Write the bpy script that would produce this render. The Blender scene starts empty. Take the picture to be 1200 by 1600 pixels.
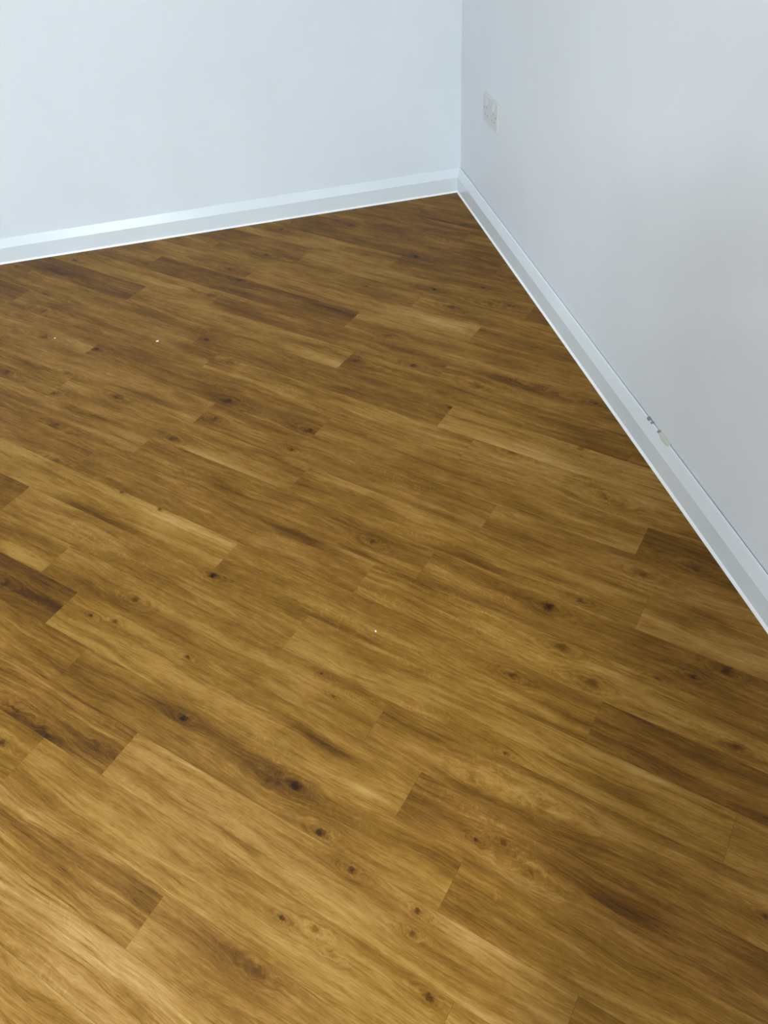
import bpy, math, random
from mathutils import Vector, Matrix

# ------------------------------------------------------------------ camera
CAM = Vector((-0.9224, -3.0875, 1.3678))
RIGHT = Vector((0.97444, -0.21567, -0.06289))
DOWN = Vector((-0.19712, -0.68651, -0.69989))
FWD = Vector((0.10777, 0.69440, -0.71147))
FPX = 1205.8
scene = bpy.context.scene
cd = bpy.data.cameras.new('camera')
cd.sensor_fit = 'VERTICAL'; cd.sensor_height = 36.0; cd.lens = 36.0 * FPX / 1600.0
cd.clip_start = 0.01
cam = bpy.data.objects.new('camera', cd)
m = Matrix.Identity(4)
for i in range(3):
    m[i][0] = RIGHT[i]; m[i][1] = -DOWN[i]; m[i][2] = -FWD[i]; m[i][3] = CAM[i]
cam.matrix_world = m
scene.collection.objects.link(cam)
scene.camera = cam

# ------------------------------------------------------------------ light
wd = bpy.data.worlds.new('world'); scene.world = wd
wd.use_nodes = True
wd.node_tree.nodes['Background'].inputs[0].default_value = (0.75, 0.85, 1.0, 1)
wd.node_tree.nodes['Background'].inputs[1].default_value = 0.3
ROOM_X, ROOM_Y, ROOM_Z = -5.2, -6.9, 2.4     # the visible corner is the origin

def area(name, loc, sx, sy, power, col):
    ld = bpy.data.lights.new(name, 'AREA'); ld.shape = 'RECTANGLE'
    ld.size = sx; ld.size_y = sy; ld.energy = power; ld.color = col
    o = bpy.data.objects.new(name, ld); o.location = loc
    scene.collection.objects.link(o)
    return o
LAMP = (0.80, 0.92, 1.0)
area('ceiling_area_light', (-2.20, -5.25, 2.385), 0.50, 0.50, 205, LAMP)
area('ceiling_area_light', (-4.35, -5.30, 2.385), 0.60, 0.60, 42, LAMP)
area('ceiling_area_light', (-1.75, -1.60, 2.385), 0.60, 0.60, 15, LAMP)  # added fill for the right wall and corner, no lamp known there

vs = scene.view_settings
vs.view_transform = 'Standard'; vs.look = 'None'; vs.gamma = 1.0
vs.use_curve_mapping = False
vs.exposure = 0.41

# ------------------------------------------------------------------ helpers
def link(o, parent=None):
    scene.collection.objects.link(o)
    if parent is not None:
        o.parent = parent
    return o

def mesh_obj(name, verts, faces, mat, parent=None, kind=None):
    me = bpy.data.meshes.new(name)
    me.from_pydata([tuple(v) for v in verts], [], faces)
    me.update()
    me.materials.append(mat)
    o = link(bpy.data.objects.new(name, me), parent)
    if kind:
        o['kind'] = kind
    return o

def tag(o, label, cat, group=None):
    o['label'] = label; o['category'] = cat
    if group:
        o['group'] = group
    return o

def box_data(x0, x1, y0, y1, z0, z1):
    v = [(x, y, z) for z in (z0, z1) for y in (y0, y1) for x in (x0, x1)]
    f = [(0, 2, 3, 1), (4, 5, 7, 6), (0, 1, 5, 4), (2, 6, 7, 3), (0, 4, 6, 2), (1, 3, 7, 5)]
    return v, f

def bevel_box_data(x0, x1, y0, y1, z0, z1, b):
    """box whose z1 face is chamfered by b"""
    v = []
    for (i, z) in ((0, z0), (0, z1 - b), (b, z1)):
        v += [(x0 + i, y0 + i, z), (x1 - i, y0 + i, z), (x1 - i, y1 - i, z), (x0 + i, y1 - i, z)]
    f = [(3, 2, 1, 0), (8, 9, 10, 11)]
    for L in (0, 4):
        for k in range(4):
            a, c = L + k, L + (k + 1) % 4
            f.append((a, c, c + 4, a + 4))
    return v, f

def ray(px, py):
    return FWD * FPX + RIGHT * (px - 600) + DOWN * (py - 800)

def on_floor(px, py):
    d = ray(px, py); t = -CAM.z / d.z
    return CAM + d * t

def on_right_wall(px, py, x=0.0):
    d = ray(px, py); t = (x - CAM.x) / d.x
    return CAM + d * t

# ------------------------------------------------------------------ materials
class NT:
    def __init__(self, name):
        self.m = bpy.data.materials.new(name); self.m.use_nodes = True
        self.t = self.m.node_tree
        self.b = self.t.nodes['Principled BSDF']
    def n(self, typ, **kw):
        nd = self.t.nodes.new(typ)
        for k, v in kw.items():
            setattr(nd, k, v)
        return nd
    def put(self, sock, v):
        if isinstance(v, bpy.types.NodeSocket):
            self.t.links.new(v, sock)
        else:
            sock.default_value = v
    def math(self, op, a, b=None, c=None, clamp=False):
        nd = self.n('ShaderNodeMath', operation=op, use_clamp=clamp)
        for i, v in enumerate((a, b, c)):
            if v is not None:
                self.put(nd.inputs[i], v)
        return nd.outputs[0]
    def vec(self, x, y, z):
        nd = self.n('ShaderNodeCombineXYZ')
        for i, v in enumerate((x, y, z)):
            self.put(nd.inputs[i], v)
        return nd.outputs[0]
    def noise(self, vec, scale=1.0, detail=2.0, rough=0.5, dist=0.0):
        nd = self.n('ShaderNodeTexNoise')
        self.put(nd.inputs['Vector'], vec)
        nd.inputs['Scale'].default_value = scale; nd.inputs['Detail'].default_value = detail
        nd.inputs['Roughness'].default_value = rough; nd.inputs['Distortion'].default_value = dist
        return nd.outputs['Fac']
    def ramp(self, fac, stops):
        nd = self.n('ShaderNodeValToRGB')
        self.put(nd.inputs[0], fac)
        el = nd.color_ramp.elements
        while len(el) < len(stops):
            el.new(0.5)
        for e, (p, c) in zip(el, stops):
            e.position = p; e.color = (*c, 1)
        return nd.outputs[0]
    def mix(self, f, a, b, blend='MIX'):
        nd = self.n('ShaderNodeMix', data_type='RGBA', blend_type=blend)
        self.put(nd.inputs[0], f)
        self.put(nd.inputs[6], a); self.put(nd.inputs[7], b)
        return nd.outputs[2]
    def maprange(self, v, a, b, c=0.0, d=1.0, smooth=True):
        nd = self.n('ShaderNodeMapRange')
        if smooth:
            nd.interpolation_type = 'SMOOTHSTEP'
        self.put(nd.inputs[0], v)
        for i, x in enumerate((a, b, c, d)):
            nd.inputs[i + 1].default_value = x
        return nd.outputs[0]
    def bump(self, h, strength, dist):
        nd = self.n('ShaderNodeBump')
        nd.inputs['Strength'].default_value = strength; nd.inputs['Distance'].default_value = dist
        self.put(nd.inputs['Height'], h)
        self.t.links.new(nd.outputs[0], self.b.inputs['Normal'])

def paint_material(name, col, rough, bscale, bstr, bdist=0.0006, var=0.02):
    T = NT(name)
    co = T.n('ShaderNodeTexCoord').outputs['Object']
    n1 = T.noise(co, 3.0, 3.0)
    a = tuple(c * (1 - var) for c in col); b = tuple(min(1, c * (1 + var)) for c in col)
    T.put(T.b.inputs['Base Color'], T.ramp(n1, [(0.3, a), (0.7, b)]))
    T.b.inputs['Roughness'].default_value = rough
    T.bump(T.noise(co, bscale, 4.0, 0.6), bstr, bdist)
    return T.m

M_WALL = paint_material('wall_emulsion', (0.78, 0.82, 0.86), 0.62, 260, 0.30)
M_CEIL = paint_material('ceiling_emulsion', (0.84, 0.84, 0.83), 0.8, 200, 0.15)
M_SKIRT = paint_material('gloss_paint', (0.76, 0.81, 0.84), 0.22, 60, 0.12)
M_BEAD = paint_material('silicone_sealant', (0.93, 0.94, 0.94), 0.25, 120, 0.1, var=0.01)
M_PLASTIC = paint_material('socket_plastic', (0.66, 0.67, 0.66), 0.35, 40, 0.02, var=0.005)
M_ROCKER = paint_material('rocker_plastic', (0.70, 0.71, 0.71), 0.3, 40, 0.02, var=0.005)
M_SLOT = paint_material('dark_slot', (0.28, 0.28, 0.30), 0.6, 40, 0.02)
M_SCREW = paint_material('screw_metal', (0.22, 0.22, 0.23), 0.4, 40, 0.02)
M_SCREW.node_tree.nodes['Principled BSDF'].inputs['Metallic'].default_value = 0.8
M_CHIP = paint_material('bare_filler', (0.58, 0.57, 0.52), 0.9, 300, 0.6, var=0.15)
M_CHIPD = paint_material('dark_crevice', (0.27, 0.26, 0.26), 0.9, 300, 0.6, var=0.2)
M_CRUMB = paint_material('plaster_crumb', (0.92, 0.90, 0.84), 0.8, 300, 0.5)
M_SUB = paint_material('subfloor_adhesive', (0.05, 0.035, 0.02), 0.9, 80, 0.3)

NK, NZ = 4, 5      # knots and figure zones a plank can carry

def wood_material():
    T = NT('oak_plank')
    co = T.n('ShaderNodeTexCoord').outputs['Object']
    sp = T.n('ShaderNodeSeparateXYZ'); T.put(sp.inputs[0], co)
    x, y = sp.outputs[0], sp.outputs[1]
    at = T.n('ShaderNodeAttribute', attribute_type='OBJECT', attribute_name='figure')
    fs = T.n('ShaderNodeSeparateXYZ'); T.put(fs.inputs[0], at.outputs['Vector'])
    tone, coarse, seed = fs.outputs[0], fs.outputs[1], fs.outputs[2]
    warm = at.outputs['Alpha']
    # slow waviness of the grain, with cathedral-like bends
    wob = T.noise(T.vec(T.math('MULTIPLY', x, 2.2), T.math('MULTIPLY', y, 9.0), seed), 1.0, 2.0)
    wob = T.math('SUBTRACT', wob, 0.5)
    yw = T.math('MULTIPLY_ADD', wob, 0.050, y)
    wob2 = T.math('SUBTRACT', T.noise(T.vec(T.math('MULTIPLY', x, 8.0), T.math('MULTIPLY', y, 26.0), T.math('ADD', seed, 5.5)), 1.0, 2.0), 0.5)
    yw = T.math('MULTIPLY_ADD', wob2, 0.012, yw)
    ring_sum = dark_sum = None
    burl = T.math('SUBTRACT', T.noise(T.vec(T.math('MULTIPLY', x, 38.0), T.math('MULTIPLY', y, 60.0), seed), 1.0, 3.0, 0.55), 0.5)
    for i in range(NK):
        k = T.n('ShaderNodeAttribute', attribute_type='OBJECT', attribute_name='knot%d' % (i + 1))
        ks = T.n('ShaderNodeSeparateXYZ'); T.put(ks.inputs[0], k.outputs['Vector'])
        amp = k.outputs['Alpha']
        size = T.math('MAXIMUM', ks.outputs[2], 0.0005)
        dx = T.math('DIVIDE', T.math('SUBTRACT', x, ks.outputs[0]), size)
        dy0 = T.math('SUBTRACT', y, ks.outputs[1])
        dy = T.math('DIVIDE', dy0, size)
        # irregular outline
        jn = T.math('SUBTRACT', T.noise(T.vec(T.math('MULTIPLY', dx, 0.6), T.math('MULTIPLY', dy, 0.8), seed), 1.0, 3.0), 0.5)
        dxs = T.math('DIVIDE', dx, 1.5)
        r2 = T.math('ADD', T.math('MULTIPLY', dxs, dxs), T.math('MULTIPLY', dy, dy))
        r = T.math('ADD', T.math('SQRT', r2), T.math('MULTIPLY', jn, 2.6))
        core = T.math('MULTIPLY', T.maprange(r, 1.45, 0.25), amp)
        # halo, long in the grain direction
        hx = T.math('DIVIDE', dx, 9.0); hy = T.math('DIVIDE', dy, 3.4)
        h2 = T.math('ADD', T.math('MULTIPLY', hx, hx), T.math('MULTIPLY', hy, hy))
        halo = T.math('MULTIPLY', T.math('EXPONENT', T.math('MULTIPLY', h2, -1.0)), T.math('MINIMUM', T.math('MULTIPLY', amp, 2.0), 1.0))
        # grain flows round the knot
        yw = T.math('SUBTRACT', yw, T.math('MULTIPLY', T.math('MULTIPLY', dy0, 0.75), halo))
        yw = T.math('ADD', yw, T.math('MULTIPLY', T.math('MULTIPLY', burl, 0.030), halo))
        rr = T.math('SQRT', h2)
        ring = T.math('SINE', T.math('MULTIPLY_ADD', rr, 16.0, T.math('MULTIPLY', jn, 9.0)))
        ring = T.math('MULTIPLY', T.math('MULTIPLY', ring, halo), 0.5)
        d = T.math('ADD', core, T.math('MULTIPLY', T.math('MULTIPLY', halo, amp), 0.22))
        ring_sum = ring if ring_sum is None else T.math('ADD', ring_sum, ring)
        dark_sum = d if dark_sum is None else T.math('ADD', dark_sum, d)
    zone_sum = None
    for i in range(NZ):
        k = T.n('ShaderNodeAttribute', attribute_type='OBJECT', attribute_name='zone%d' % (i + 1))
        ks = T.n('ShaderNodeSeparateXYZ'); T.put(ks.inputs[0], k.outputs['Vector'])
        ln = T.math('MAXIMUM', ks.outputs[2], 0.001)
        amp = k.outputs['Alpha']
        jx = T.math('SUBTRACT', T.noise(T.vec(T.math('MULTIPLY', x, 9.0), T.math('MULTIPLY', y, 120.0), seed), 1.0, 3.0), 0.5)
        dx = T.math('DIVIDE', T.math('SUBTRACT', x, ks.outputs[0]), ln)
        dx = T.math('MULTIPLY_ADD', jx, 1.1, dx)
        wd_ = T.math('MULTIPLY_ADD', ln, 0.07, 0.006)
        dy = T.math('DIVIDE', T.math('SUBTRACT', yw, ks.outputs[1]), wd_)
        e = T.math('ADD', T.math('MULTIPLY', dx, dx), T.math('MULTIPLY', dy, dy))
        g = T.math('MULTIPLY', T.math('EXPONENT', T.math('MULTIPLY', e, -1.0)), amp)
        zone_sum = g if zone_sum is None else T.math('ADD', zone_sum, g)
    def layer(fx, fy, detail, rough, off):
        nz = T.noise(T.vec(T.math('MULTIPLY', x, fx), T.math('MULTIPLY', yw, fy), T.math('ADD', seed, off)), 1.0, detail, rough)
        return T.math('SUBTRACT', nz, 0.5)
    fine = layer(13.0, 380.0, 4.0, 0.7, 3.1)
    medium = layer(5.0, 120.0, 5.0, 0.72, 11.7)
    broad = layer(2.4, 30.0, 2.0, 0.5, 23.3)
    blotch = T.math('SUBTRACT', T.noise(T.vec(T.math('MULTIPLY', x, 5.0), T.math('MULTIPLY', y, 16.0), T.math('ADD', seed, 40.0)), 1.0, 4.0, 0.55), 0.5)
    pores = T.maprange(layer(10.0, 260.0, 5.0, 0.75, 31.9), 0.07, 0.17)
    flames = T.maprange(layer(3.2, 75.0, 3.0, 0.6, 61.0), 0.10, 0.26)
    v = T.math('MULTIPLY_ADD', fine, 0.34, 0.5)
    v = T.math('ADD', v, T.math('MULTIPLY', medium, T.math('MULTIPLY_ADD', coarse, 0.35, 0.42)))
    v = T.math('MULTIPLY_ADD', broad, 0.42, v)
    grit = layer(70.0, 900.0, 2.0, 0.6, 13.0)
    v = T.math('MULTIPLY_ADD', grit, 0.26, v)
    v = T.math('MULTIPLY_ADD', blotch, 0.42, v)
    mottle = T.math('SUBTRACT', T.noise(T.vec(T.math('MULTIPLY', x, 26.0), T.math('MULTIPLY', y, 75.0), T.math('ADD', seed, 91.0)), 1.0, 4.0, 0.6), 0.5)
    v = T.math('MULTIPLY_ADD', mottle, 0.20, v)
    v = T.math('SUBTRACT', v, T.math('MULTIPLY', pores, T.math('MULTIPLY_ADD', coarse, 0.16, 0.07)))
    v = T.math('SUBTRACT', v, T.math('MULTIPLY', flames, 0.07))
    v = T.math('MULTIPLY_ADD', ring_sum, 0.09, v)
    v = T.math('ADD', v, zone_sum)
    v = T.math('MULTIPLY_ADD', tone, 0.20, v)
    # silvery ray fleck: short pale dashes across the grain, in patches
    patch = T.maprange(T.noise(T.vec(T.math('MULTIPLY', x, 3.0), T.math('MULTIPLY', y, 22.0), T.math('ADD', seed, 77.0)), 1.0, 2.0), 0.55, 0.68)
    dash = T.maprange(T.noise(T.vec(T.math('MULTIPLY_ADD', y, 60.0, T.math('MULTIPLY', x, 150.0)), T.math('MULTIPLY', y, 90.0), seed), 1.0, 3.0), 0.50, 0.68)
    fleck = T.math('MULTIPLY', patch, dash)
    v = T.math('MULTIPLY_ADD', fleck, 0.075, v)
    v = T.math('SUBTRACT', v, T.math('MULTIPLY', dark_sum, 0.40), clamp=True)
    col = T.ramp(v, [(0.0, (0.020, 0.0075, 0.002)), (0.18, (0.066, 0.026, 0.0040)), (0.36, (0.130, 0.057, 0.0062)),
                     (0.52, (0.222, 0.107, 0.0150)), (0.68, (0.328, 0.178, 0.038)), (0.86, (0.460, 0.280, 0.085)), (1.0, (0.58, 0.40, 0.17))])
    # reddish-grey planks against yellow ones
    huen = T.math('MULTIPLY_ADD', blotch, 1.2, warm)
    col = T.mix(T.maprange(huen, 0.0, 1.0, 0.0, 0.45), col, T.mix(1.0, col, (1.0, 0.93, 1.35, 1), 'MULTIPLY'))
    T.put(T.b.inputs['Base Color'], col)
    T.put(T.b.inputs['Roughness'], T.maprange(fine, -0.3, 0.3, 0.52, 0.42))
    T.b.inputs['Specular IOR Level'].default_value = 0.12
    T.bump(T.math('ADD', T.math('SUBTRACT', fine, T.math('MULTIPLY', pores, 0.4)), T.math('MULTIPLY', medium, 0.5)), 0.25, 0.0004)
    return T.m

M_WOOD = wood_material()

# ------------------------------------------------------------------ room shell
WT = 0.12
def wall(name, x0, x1, y0, y1, z0, z1, mat):
    return mesh_obj(name, *box_data(x0, x1, y0, y1, z0, z1), mat, kind='structure')
wall('wall_left', ROOM_X - WT, 0, 0, WT, -0.03, ROOM_Z, M_WALL)
wall('wall_right', 0, WT, ROOM_Y - WT, WT, -0.03, ROOM_Z, M_WALL)
wall('wall_back', ROOM_X - WT, 0, ROOM_Y - WT, ROOM_Y, -0.03, ROOM_Z, M_WALL)
wall('wall_side', ROOM_X - WT, ROOM_X, ROOM_Y, 0, -0.03, ROOM_Z, M_WALL)
wall('ceiling', ROOM_X - WT, WT, ROOM_Y - WT, WT, ROOM_Z, ROOM_Z + 0.1, M_CEIL)
floor = mesh_obj('floor', *box_data(ROOM_X, 0, ROOM_Y, 0, -0.03, -0.0042), M_SUB, kind='structure')
floor['label'] = 'oak plank floor laid diagonally to the white walls'

# ------------------------------------------------------------------ planks
U = Vector((-0.68320, -0.73023)); V = Vector((0.73023, -0.68320))   # across / along the planks
FOOT = Vector((CAM.x, CAM.y))
W0 = 0.097812              # unit of the measured seam offsets
PITCH = 1.0225             # plank width in that unit
LEN = 0.914
KS = 1.06651

def skew(k):
    return 0.30 * min(1.0, max(0.0, (k - 7) / 9.0))
def seam(k, a):
    """offset across the floor (m) of seam k at the position a (m) along"""
    return W0 * (-0.65 - PITCH * k + skew(k) * (a / KS + 0.4))
def pt(k, a):
    q = FOOT + U * seam(k, a) + V * a
    return q
# measured end joints of each row (position along, in the survey's unit)
JOINT = {-2: -0.30, -1: -0.35, 0: -0.59, 1: -0.98, 2: -0.83, 3: -0.20, 4: -0.33, 5: -0.45, 6: -0.70, 7: -0.96, 8: -0.65,
         9: -0.55, 10: -0.96, 11: -0.49, 12: -1.02, 13: -0.64, 14: -0.75, 15: -1.13, 16: -0.85, 17: -1.23,
         18: -0.85, 19: -1.10, 20: -0.75, 21: -1.29, 22: -0.95, 23: -1.55, 24: -1.15, 25: -1.40, 26: -0.9,
         27: -1.25, 28: -1.6, 29: -1.05}
GAP = 0.009
CX0, CX1, CY0, CY1 = ROOM_X + GAP, -GAP, ROOM_Y + GAP, -GAP

def clip(poly):
    for axis, lim, sgn in ((0, CX0, 1), (0, CX1, -1), (1, CY0, 1), (1, CY1, -1)):
        out = []
        for i, a in enumerate(poly):
            b = poly[(i + 1) % len(poly)]
            da, db = (a[axis] - lim) * sgn, (b[axis] - lim) * sgn
            if da >= 0:
                out.append(a)
            if (da >= 0) != (db >= 0):
                out.append(a + (b - a) * (da / (da - db)))
        poly = out
        if len(poly) < 3:
            return []
    return poly

def inset(poly, d):
    n = len(poly); out = []
    for i in range(n):
        p0, p1, p2 = poly[i - 1], poly[i], poly[(i + 1) % n]
        e1 = (p1 - p0); e2 = (p2 - p1)
        if e1.length < 1e-6 or e2.length < 1e-6:
            out.append(p1); continue
        e1.normalize(); e2.normalize()
        n1 = Vector((-e1.y, e1.x)); n2 = Vector((-e2.y, e2.x))
        s = n1 + n2
        den = 1 + n1.dot(n2)
        out.append(p1 + s * (d / den) if den > 0.05 else p1)
    return out

# tone, coarseness, warmth of single planks: (row, planks after the row's measured joint)
TONES = {(0, -1): (.50, 1.0, .55), (0, 0): (.30, .2, .8), (-1, -1): (.60, .7, .8), (-1, 0): (.55, .6, .8), (-2, -1): (.62, .4, .8), (-2, 0): (.55, .4, .8), (-3, -1): (.55, .4, .7), (-3, 0): (.5, .4, .7),  # near-left rows: part own tone, part the brighter light there put in
         (1, -1): (.18, .1, .05), (1, 0): (.38, .2, .25), (1, 1): (.25, .2, .3),
         (2, -1): (-.20, .8, .5), (2, 0): (.36, .2, .45), (2, 1): (-.45, 0, .1),
         (3, -1): (-.08, .1, .3), (3, 0): (-.05, .2, .3), (3, -2): (.0, .3, .4),
         (4, -2): (-.60, .1, .5), (4, -1): (.26, .1, .1), (4, 0): (-.35, .2, .75),
         (5, -2): (.05, .1, .2), (5, -1): (.0, .1, .3), (5, 0): (-.05, .1, .4),
         (6, -2): (-.60, 0, .4), (6, -1): (.05, .1, .3), (6, 0): (.10, .2, .15), (6, 1): (.0, .2, .3),
         (7, -1): (.42, .2, .1), (7, 0): (-.18, .2, .2), (7, 1): (-.50, 0, .3), (7, -2): (.2, .2, .3),
         (8, -2): (-.10, .2, .8), (8, -1): (-.02, .1, .6), (8, 0): (.05, .4, .1),
         (9, -2): (.05, .6, .6), (9, -1): (-.12, .1, .45), (9, 0): (-.15, .1, .35),
         (10, -1): (.08, .2, .5), (10, 0): (.0, .1, .3), (10, 1): (.12, .2, .5),
         (12, -1): (-.15, .1, .5), (12, 0): (.05, .1, .3), (12, 1): (-.55, 0, .1),
         (13, -3): (-.40, 0, .9), (13, -2): (.05, .2, .6), (13, -1): (.10, .5, .4), (13, 0): (.28, .3, .3),
         (14, -2): (.05, .3, .3), (14, -1): (-.22, .2, .2), (14, 0): (.42, .2, .3),
         (15, -2): (-.45, 0, .9), (15, -1): (.28, .4, .4), (15, 0): (-.22, .1, .1),
         (16, -2): (.42, .3, .2), (16, -1): (-.10, .1, .6), (16, 0): (.15, .3, .3),
         (17, -1): (-.50, 0, .9), (17, 0): (.05, .1, .2), (18, -1): (.30, .5, .5), (18, 0): (-.22, .1, .3),
         (20, -2): (-.35, .2, .9), (20, -1): (.12, .2, .4), (20, 0): (-.50, 0, .6), (21, -1): (.15, .3, .5), (21, 0): (-.35, 0, .5)}
for _k in range(22, 32):  # far corner rows darkened as a whole: dimmer light put into the tone
    for _i in range(-3, 3):
        TONES[(_k, _i)] = (-.28 + .12 * ((_k * 7 + _i * 3) % 5 - 2) / 2, .1, .5)
# knots: pixel, radius (mm), strength
KNOTS = [(287, 1122, 5, .9), (262, 1118, 9, .25), (320, 1160, 10, .25), (462, 1227, 7, .75), (420, 1222, 10, .3), (500, 1300, 6, .95),
         (293, 1027, 4, .8), (502, 1052, 3, .7), (520, 1088, 3, .45), (180, 972, 5, .7), (142, 962, 3, .8), (3, 1160, 7, .8), (550, 1360, 5, .8),
         (440, 1434, 3.5, .9), (492, 1452, 5, .6), (518, 1490, 4, .4), (400, 1515, 7, .4), (670, 1558, 5, .9), (653, 1424, 4, .9), (645, 1460, 4, .5),
         (743, 1312, 3, .8), (825, 1362, 9, .4), (787, 1315, 5, .5), (845, 1255, 11, .4), (1195, 1430, 4, .6), (1133, 1047, 9, .7), (1082, 1057, 5, .65),
         (1025, 1060, 4, .65), (925, 1068, 8, .6), (877, 1012, 8, .6), (1150, 1168, 5, .5), (800, 1055, 6, .6), (856, 948, 8, .85), (907, 938, 5, .7),
         (1005, 897, 8, .45), (1085, 885, 9, .5), (942, 775, 10, .5), (908, 700, 7, .5), (735, 1210, 9, .3), (789, 1177, 3, .7),
         (191, 769, 5, .9), (250, 796, 4.5, .85), (483, 673, 9, .75), (455, 703, 5, .7), (581, 846, 7, .5), (333, 899, 6, .8), (211, 936, 7, .65),
         (10, 911, 8, .5), (270, 685, 8, .55), (185, 619, 9, .5), (85, 614, 9, .5), (85, 665, 10, .45), (335, 655, 8, .45), (357, 627, 9, .7),
         (150, 546, 9, .8), (70, 526, 10, .6), (322, 531, 7, .7), (103, 583, 8, .5), (10, 582, 10, .5), (415, 398, 10, .7), (360, 421, 9, .55),
         (375, 437, 9, .5), (330, 461, 9, .5), (67, 486, 10, .55), (68, 460, 9, .5), (117, 407, 8, .6), (557, 564, 10, .55), (360, 566, 12, .35),
         (650, 401, 9, .8), (680, 373, 9, .4), (548, 352, 9, .5), (678, 452, 7, .9), (705, 480, 10, .5), (765, 474, 9, .5), (795, 477, 7, .4),
         (803, 435, 9, .45), (645, 571, 8, .8), (605, 525, 8, .4), (745, 604, 12, .45), (850, 604, 14, .45), (703, 637, 4, .8), (800, 707, 9, .5),
         (572, 447, 5, .6), (476, 361, 4, .7), (990, 660, 10, .4), (930, 630, 6, .6), (26, 416, 5, .6), (88, 720, 7, .5), (25, 1112, 12, .3), (70, 1150, 7, .4), (150, 1165, 9, .2)]
# figure: pixel, length (m), value change
ZONES = [(82, 942, .09, -.22), (275, 1115, .17, -.10), (430, 1225, .12, -.12), (505, 1290, .12, -.10), (505, 1163, .09, -.20), (340, 1470, .10, -.16),
         (130, 798, .12, -.20), (470, 837, .10, -.16), (110, 428, .16, -.16), (535, 487, .14, -.20), (365, 480, .16, -.14), (330, 715, .13, .22),
         (390, 740, .08, .12), (25, 865, .08, .26), (180, 690, .10, .10), (270, 810, .20, .14), (800, 665, .25, .10), (300, 1200, .20, .12),
         (560, 1235, .07, .16), (150, 1285, .08, .12), (300, 1420, .10, .10), (200, 1480, .30, .12), (820, 600, .22, -.14), (700, 735, .18, -.12),
         (645, 1385, .3, .14), (510, 1400, .2, .12), (620, 1000, .25, .08), (850, 1010, .22, .10), (1110, 1010, .1, .14), (790, 1230, .18, .12),
         (560, 760, .12, .10), (610, 790, .10, .08), (720, 870, .10, -.16), (20, 700, .16, .12), (140, 850, .2, .06), (400, 1010, .22, -.12),
         (330, 985, .3, .10), (560, 1060, .25, .08), (640, 905, .1, -.10), (700, 925, .1, -.10), (880, 1300, .2, -.12), (960, 1420, .1, -.14),
         (930, 1440, .25, .10), (1130, 1380, .25, .08), (800, 1355, .12, .10), (730, 1340, .10, .12), (220, 1400, .2, -.16), (40, 1300, .25, -.14),
         (60, 1420, .25, .10), (140, 1165, .07, -.12), (420, 420, .2, .12), (600, 500, .3, .08), (690, 505, .2, .1), (500, 560, .2, .12),
         (860, 720, .3, .08), (560, 640, .25, .08), (360, 640, .14, -.10), (230, 620, .2, -.08), (700, 345, .25, -.1)]

rows = {}
planks = {}          # (row, index) -> (a0, a1)
K0, K1 = -40, 46
rng = random.Random(7)
for k in range(K0, K1):
    j = JOINT.get(k, rng.uniform(-1.0, -0.15)) * KS
    for i in range(-9, 9):
        planks[(k, i)] = (j + i * LEN, j + (i + 1) * LEN)
    rows[k] = j

def find(px, py):
    q = on_floor(px, py); r = Vector((q.x, q.y)) - FOOT
    ac, a = r.dot(U), r.dot(V)
    for k in range(K0, K1):
        if seam(k + 1, a) <= ac < seam(k, a):
            return (k, math.floor((a - rows[k]) / LEN)), q
    return None, q

def frame(key):
    k, i = key
    a0, a1 = planks[key]; am = (a0 + a1) / 2
    c = (pt(k, am) + pt(k + 1, am)) / 2
    e = ((pt(k, a1) + pt(k + 1, a1)) - (pt(k, a0) + pt(k + 1, a0))).normalized()
    return c, e
def local(key, q):
    c, e = frame(key)
    d = Vector((q.x, q.y)) - c
    return d.dot(e), d.dot(Vector((-e.y, e.x)))

feat_k, feat_z, feat_t = {}, {}, {}
for px, py, size, amp in KNOTS:
    key, q = find(px, py)
    lx, ly = local(key, q)
    feat_k.setdefault(key, []).append((lx, ly, size * 0.001, amp))
for px, py, ln, amp in ZONES:
    key, q = find(px, py)
    lx, ly = local(key, q)
    feat_z.setdefault(key, []).append((lx, ly, ln, amp))
feat_t = TONES

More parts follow.
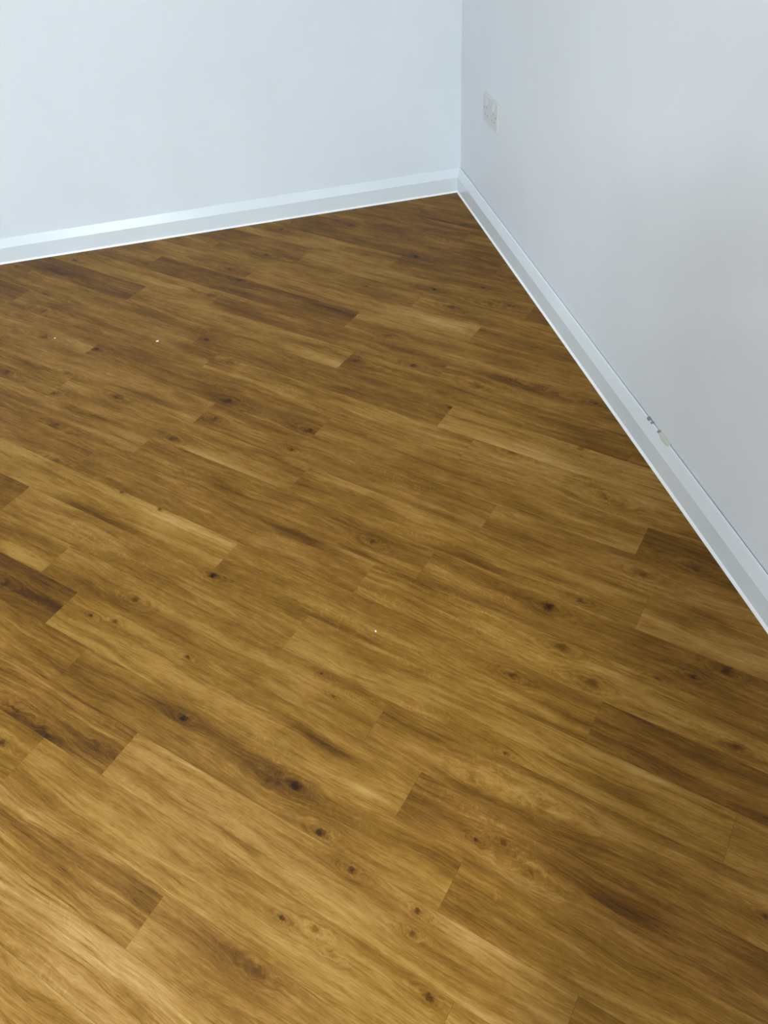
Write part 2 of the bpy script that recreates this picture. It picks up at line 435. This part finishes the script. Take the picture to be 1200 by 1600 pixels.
rest_v, rest_f = [], []
for key in planks:
    k, i = key
    a0, a1 = planks[key]
    poly = clip([pt(k, a0), pt(k, a1), pt(k + 1, a1), pt(k + 1, a0)])
    if not poly:
        continue
    area2 = sum(poly[n].x * poly[(n + 1) % len(poly)].y - poly[(n + 1) % len(poly)].x * poly[n].y for n in range(len(poly)))
    if abs(area2) < 0.0006:
        continue
    if area2 < 0:
        poly.reverse()
    c, e = frame(key)
    n_ = Vector((-e.y, e.x))
    loc = [Vector(((p - c).dot(e), (p - c).dot(n_))) for p in poly]
    loc = inset(loc, 0.00008)
    top = inset(loc, 0.00025)
    n = len(loc)
    vs_ = [(p.x, p.y, -0.004) for p in loc] + [(p.x, p.y, -0.0002) for p in loc] + [(p.x, p.y, 0.0) for p in top]
    fs_ = [tuple(reversed(range(n))), tuple(range(2 * n, 3 * n))]
    for L in (0, n):
        for s in range(n):
            b = (s + 1) % n
            fs_.append((L + s, L + b, L + n + b, L + n + s))
    if max(p.y for p in poly) < -4.1 or max(p.x for p in poly) < -3.3:
        # far outside the view: joined into one part, laid out along the grain
        L = len(rest_v)
        for (vx, vy, vz) in vs_:
            w2 = c + e * vx + n_ * vy - FOOT
            rest_v.append((w2.dot(V), w2.dot(-U), vz))
        rest_f += [tuple(L + q for q in f) for f in fs_]
        continue
    o = mesh_obj('plank', vs_, fs_, M_WOOD, floor)
    o.location = (c.x, c.y, 0)
    o.rotation_euler = (0, 0, math.atan2(e.y, e.x))
    t, co_, w = feat_t.get(key, (rng.uniform(-.22, .22), rng.uniform(0, .4), rng.uniform(0.1, .7)))
    o['figure'] = [t, co_, rng.uniform(0, 400), w]
    kl = sorted(feat_k.get(key, []), key=lambda f: -f[3])[:NK]
    if not kl and key not in feat_z and rng.random() < .5:
        kl = [(rng.uniform(-.4, .4), rng.uniform(-.03, .03), rng.uniform(.003, .007), rng.uniform(.3, .7))]
    for q in range(NK):
        o['knot%d' % (q + 1)] = list(kl[q]) if q < len(kl) else [9.0, 9.0, 0.001, 0.0]
    zl = feat_z.get(key, [])[:NZ]
    for q in range(NZ):
        o['zone%d' % (q + 1)] = list(zl[q]) if q < len(zl) else [9.0, 9.0, 0.1, 0.0]

rest = mesh_obj('plank_field', rest_v, rest_f, M_WOOD, floor, 'stuff')
rest.location = (FOOT.x, FOOT.y, 0); rest.rotation_euler = (0, 0, math.atan2(V.y, V.x))
rest['figure'] = [0.0, 0.2, 50.0, 0.4]
for q in range(NK):
    rest['knot%d' % (q + 1)] = [9.0, 9.0, 0.001, 0.0]
for q in range(NZ):
    rest['zone%d' % (q + 1)] = [9.0, 9.0, 0.1, 0.0]

# ------------------------------------------------------------------ skirting boards
ST = 0.018
PROFILE = [(0.0, 0.0), (ST, 0.0), (ST, 0.0600), (ST - 0.0006, 0.0612), (0.0078, 0.0880), (0.0066, 0.0905), (0.0036, 0.0925), (0.0028, 0.0915), (0.0026, 0.070), (0.0, 0.070)]
BEAD = [(ST, 0.0), (ST + 0.0050, 0.0), (ST + 0.0042, 0.0016), (ST + 0.0020, 0.0045), (ST, 0.0060)]

def run(name, prof, a, b, inward, mat, parent=None, kind=None):
    """sweep a profile from corner a to corner b (mitred), room on the 'inward' side"""
    a, b, inward = Vector(a), Vector(b), Vector(inward)
    d = (b - a).normalized()
    n = len(prof); vv = []
    for end, s in ((a, 1), (b, -1)):
        for (t, z) in prof:
            p = end + inward * t + d * (t * s)
            vv.append((p.x, p.y, z))
    ff = [(i, (i + 1) % n, n + (i + 1) % n, n + i) for i in range(n)]
    ff += [tuple(reversed(range(n))), tuple(range(n, 2 * n))]
    return mesh_obj(name, vv, ff, mat, parent, kind)

C00, CL, CLB, CB = (0, 0), (ROOM_X, 0), (ROOM_X, ROOM_Y), (0, ROOM_Y)
boards = {}
for side, a, b, inw in (('left', CL, C00, (0, -1)), ('right', C00, CB, (-1, 0)), ('back', CB, CLB, (0, 1)), ('side', CLB, CL, (1, 0))):
    boards[side] = run('baseboard_' + side, PROFILE, a, b, inw, M_SKIRT, None, 'structure')
    run('sealant_bead', BEAD, a, b, inw, M_BEAD, boards[side])
boards['left']['label'] = 'white gloss skirting board under the wall without a socket'
boards['right']['label'] = 'white gloss skirting board under the wall with the socket'

# chipped caulk along the top of the right skirting board
def chip(px0, py0, px1, py1, wid, mat, seed):
    p0 = on_right_wall(px0, py0, -0.004); p1 = on_right_wall(px1, py1, -0.004)
    r = random.Random(seed)
    N = 7; vv = []; ff = []
    for i in range(N):
        t = i / (N - 1); yy = p0.y + (p1.y - p0.y) * t
        h = wid * (math.sin(math.pi * min(max(t, .04), .96)) ** .6) * r.uniform(.7, 1.2)
        # follows the top ledge of the board and laps a little down its chamfer
        vv += [(-0.0006, yy, 0.0938), (-0.0068, yy, 0.0914), (-0.0069 - h * .42, yy, 0.0906 - h * .9), (-0.0050, yy, 0.0885)]
    for i in range(N - 1):
        a = 4 * i
        for q in range(4):
            ff.append((a + q, a + (q + 1) % 4, a + 4 + (q + 1) % 4, a + 4 + q))
    ff += [(3, 2, 1, 0), tuple(4 * (N - 1) + q for q in range(4))]
    return mesh_obj('paint_chip', vv, ff, mat, boards['right'])
chip(1013.5, 648, 1017.5, 652.5, .003, M_CHIPD, 1)
chip(1019, 655, 1021.5, 657.5, .0015, M_CHIPD, 2)
chip(1029.5, 669, 1032, 672.5, .002, M_CHIPD, 3)
chip(1032, 673, 1047, 692, .008, M_CHIP, 4)

# ------------------------------------------------------------------ double socket on the right wall
def socket():
    w, h, t = 0.152, 0.090, 0.0095
    root = bpy.data.objects.new('wall_socket', None)
    root.location = (0, -0.300 - w / 2, 0.372 + h / 2)
    # local x runs along the wall (towards the camera), y up, z out of the wall
    root.rotation_euler = Matrix(((0, 0, -1), (-1, 0, 0), (0, 1, 0))).to_euler()
    link(root)
    tag(root, 'white double electrical wall socket with two switches above the skirting', 'wall socket')
    mesh_obj('plate', *bevel_box_data(-w / 2, w / 2, -h / 2, h / 2, 0, t, 0.0022), M_PLASTIC, root)
    for s in (-1, 1):
        cx = s * 0.036
        vv, ff = bevel_box_data(cx - 0.008, cx + 0.008, 0.014, 0.036, t, t + 0.0035, 0.001)
        vv = [(x, y, z - (0.0022 if (z > t + .002 and y > .025) else 0)) for x, y, z in vv]
        mesh_obj('rocker_switch', vv, ff, M_ROCKER, root)
        for (sx, sy, dw, dh) in ((0, 0.004, .004, .008), (-0.011, -0.018, .0065, .004), (0.011, -0.018, .0065, .004)):
            mesh_obj('pin_slot', *box_data(cx + sx - dw / 2, cx + sx + dw / 2, sy - dh / 2, sy + dh / 2, t - .001, t + .0002), M_SLOT, root)
    for s in (-1, 1):
        N = 10; r = 0.0030
        vv = [(s * 0.0625 + r * math.cos(6.2832 * i / N), 0.0 + r * math.sin(6.2832 * i / N), z) for z in (t, t + .0006) for i in range(N)]
        ff = [tuple(range(N, 2 * N))] + [(i, (i + 1) % N, N + (i + 1) % N, N + i) for i in range(N)]
        mesh_obj('screw', vv, ff, M_SCREW, root)
socket()

# ------------------------------------------------------------------ crumbs on the floor
def crumb(px, py, l, w, h, ang, label, seed):
    p = on_floor(px, py); r = random.Random(seed)
    vv = []
    for z, sc in ((0, .8), (h * .5, 1.0), (h, .6)):
        for i in range(7):
            a = 6.2832 * i / 7
            q = sc * r.uniform(.8, 1.15)
            vv.append((math.cos(a) * l / 2 * q, math.sin(a) * w / 2 * q, z))
    ff = [tuple(reversed(range(7))), tuple(range(14, 21))]
    for L in (0, 7):
        for i in range(7):
            b = (i + 1) % 7
            ff.append((L + i, L + b, L + 7 + b, L + 7 + i))
    o = mesh_obj('plaster_crumb', vv, ff, M_CRUMB)
    o.location = (p.x, p.y, 0.0); o.rotation_euler = (0, 0, ang)
    tag(o, label, 'debris')
crumb(587, 986.5, .0065, .0035, .0025, 1.7, 'tiny white crumb lying in the middle of the plank floor', 1)
crumb(246, 533.5, .011, .005, .003, 0.1, 'small elongated white crumb on planks near the socketless wall', 2)
crumb(86, 528.5, .006, .005, .002, 0.4, 'faint pale speck of plaster beside a dark knot on the floor', 3)

# ------------------------------------------------------------------ the photographer, standing behind the camera (outside the view)
def flat_material(name, c1, c2, rough, scale):
    T = NT(name)
    co = T.n('ShaderNodeTexCoord').outputs['Object']
    T.put(T.b.inputs['Base Color'], T.ramp(T.noise(co, scale, 4.0, 0.6), [(0.3, c1), (0.7, c2)]))
    T.b.inputs['Roughness'].default_value = rough
    return T.m
M_SKIN = flat_material('skin', (0.50, 0.30, 0.21), (0.58, 0.36, 0.26), 0.5, 40)
M_SHIRT = flat_material('dark_jersey', (0.035, 0.04, 0.05), (0.05, 0.055, 0.07), 0.9, 60)
M_JEANS = flat_material('denim', (0.03, 0.045, 0.08), (0.05, 0.07, 0.12), 0.9, 90)
M_HAIR = flat_material('hair', (0.03, 0.02, 0.012), (0.06, 0.04, 0.02), 0.6, 120)
M_SHOE = flat_material('shoe_rubber', (0.05, 0.05, 0.05), (0.08, 0.08, 0.08), 0.7, 50)
M_PHONE = flat_material('phone_shell', (0.02, 0.02, 0.022), (0.03, 0.03, 0.033), 0.3, 20)

def skin_mesh(name, verts, edges, mat, parent, root=0, sub=2):
    me = bpy.data.meshes.new(name)
    me.from_pydata([v[:3] for v in verts], edges, [])
    o = link(bpy.data.objects.new(name, me), parent)
    mod = o.modifiers.new('skin', 'SKIN'); mod.use_smooth_shade = True
    if not me.skin_vertices:
        me.skin_vertices.new()
    for i, v in enumerate(verts):
        r = v[3]
        me.skin_vertices[0].data[i].radius = r if isinstance(r, tuple) else (r, r)
        me.skin_vertices[0].data[i].use_root = (i == root)
    sd = o.modifiers.new('smooth', 'SUBSURF'); sd.levels = sub; sd.render_levels = sub
    me.materials.append(mat)
    return o

def photographer():
    ph_c = CAM - FWD * 0.010 + DOWN * 0.050 + RIGHT * 0.022
    px, py = -0.97, -3.53
    root = bpy.data.objects.new('person', None); root.location = (px, py, 0); link(root)
    tag(root, 'person in dark jersey and jeans standing and holding up a phone', 'person')
    inv = Vector((px, py, 0))
    L = lambda v: tuple(Vector(v) - inv)
    hl = L(ph_c - RIGHT * 0.052 + DOWN * 0.035 - FWD * 0.05)
    hr = L(ph_c + RIGHT * 0.052 + DOWN * 0.035 - FWD * 0.05)
    V_ = [(0, 0, .94, (.165, .115)), (0, 0, 1.10, (.145, .105)), (0, .0, 1.28, (.165, .115)), (0, -.01, 1.40, (.13, .085)),
          (0, .005, 1.475, .052), (0, .03, 1.555, .062), (0, .035, 1.62, .092), (0, .03, 1.70, .088),
          (-.18, -.01, 1.385, .062), (-.235, .02, 1.13, .045), (*[a * .99 + b * .01 for a, b in zip(hl, (-.235, .02, 1.13))], .03),
          (.18, -.01, 1.385, .062), (.235, .02, 1.13, .045), (*[a * .99 + b * .01 for a, b in zip(hr, (.235, .02, 1.13))], .03),
          (-.095, 0, .86, .092), (-.105, .01, .48, .060), (-.11, -.02, .10, .042), (-.115, .13, .038, .045),
          (.095, 0, .86, .092), (.105, .01, .48, .060), (.11, -.02, .10, .042), (.115, .13, .038, .045)]
    E_ = [(0, 1), (1, 2), (2, 3), (3, 4), (4, 5), (5, 6), (6, 7), (3, 8), (8, 9), (9, 10), (3, 11), (11, 12), (12, 13),
          (0, 14), (14, 15), (15, 16), (16, 17), (0, 18), (18, 19), (19, 20), (20, 21)]
    body = skin_mesh('body', V_, E_, M_SHIRT, root)
    # skin, jersey, jeans and shoes by height on one continuous body
    T = NT('clothed_body')
    sp = T.n('ShaderNodeSeparateXYZ'); T.put(sp.inputs[0], T.n('ShaderNodeTexCoord').outputs['Object'])
    z = sp.outputs[2]
    col = T.mix(T.math('GREATER_THAN', z, 0.92), (.04, .06, .10, 1), (.04, .045, .06, 1))
    col = T.mix(T.math('GREATER_THAN', z, 1.455), col, (.54, .33, .24, 1))
    col = T.mix(T.math('GREATER_THAN', z, 0.085), (.05, .05, .05, 1), col)
    T.put(T.b.inputs['Base Color'], col); T.b.inputs['Roughness'].default_value = 0.85
    body.data.materials[0] = T.m
    # hair, eyes, nose, mouth, ears
    hv = [(0, -.025, 1.59, .070), (0, -.012, 1.66, .100), (0, .010, 1.735, .095)]
    skin_mesh('hair', hv, [(0, 1), (1, 2)], M_HAIR, body)
    skin_mesh('nose', [(0, .108, 1.650, .012), (0, .124, 1.622, .016)], [(0, 1)], M_SKIN, body, sub=1)
    skin_mesh('mouth', [(-.024, .085, 1.578, .007), (0, .096, 1.576, .009), (.024, .085, 1.578, .007)], [(0, 1), (1, 2)], M_SKIN, body, sub=1)
    for s in (-1, 1):
        skin_mesh('ear', [(s * .088, .03, 1.665, .016), (s * .090, .03, 1.625, .013)], [(0, 1)], M_SKIN, body, sub=1)
        skin_mesh('eye', [(s * .028, .103, 1.660, .011), (s * .036, .100, 1.660, .010)], [(0, 1)], M_SHOE, body, sub=1)
    # hands: palm, four curled fingers behind the phone's edge, thumb on its face
    for s, h in ((-1, hl), (1, hr)):
        P0 = Vector(h) + inv
        edge = ph_c + RIGHT * (s * 0.047) + DOWN * 0.02
        palm0 = P0; palm1 = edge + DOWN * .015 + RIGHT * (s * .012) - FWD * .02
        vv = [(*L(palm0), (.024, .024)), (*L(palm1), (.030, .016))]; ee = [(0, 1)]
        for f_, ln in enumerate((.052, .058, .054, .044)):
            base = palm1 - DOWN * (.030 - f_ * .020)
            k1 = base + RIGHT * (s * .004) + FWD * .012
            k2 = k1 - RIGHT * (s * ln * .35) + FWD * .002
            vv += [(*L(base), .0095), (*L(k1), .0085), (*L(k2), .0078)]
            b = len(vv) - 3
            ee += [(1, b), (b, b + 1), (b + 1, b + 2)]
        t0 = palm1 - FWD * .012 + DOWN * .01
        t1 = t0 - RIGHT * (s * .022) - FWD * .010
        t2 = t1 - RIGHT * (s * .020) - DOWN * .012 + FWD * .004
        vv += [(*L(t0), .012), (*L(t1), .0105), (*L(t2), .009)]
        b = len(vv) - 3
        ee += [(1, b), (b, b + 1), (b + 1, b + 2)]
        skin_mesh('hand', vv, ee, M_SKIN, root, sub=1)
    # the phone
    ph = bpy.data.objects.new('phone', None); link(ph)
    R3 = Matrix((RIGHT, -DOWN, -FWD)).transposed()
    ph.matrix_world = Matrix.Translation(ph_c) @ R3.to_4x4()
    tag(ph, 'black phone held up in both hands of the person', 'phone')
    mesh_obj('case', *bevel_box_data(-.036, .036, -.073, .073, -.0, .008, .0015), M_PHONE, ph)
    mesh_obj('screen', *box_data(-.033, .033, -.070, .070, .008, .0082), M_SLOT, ph)
photographer()
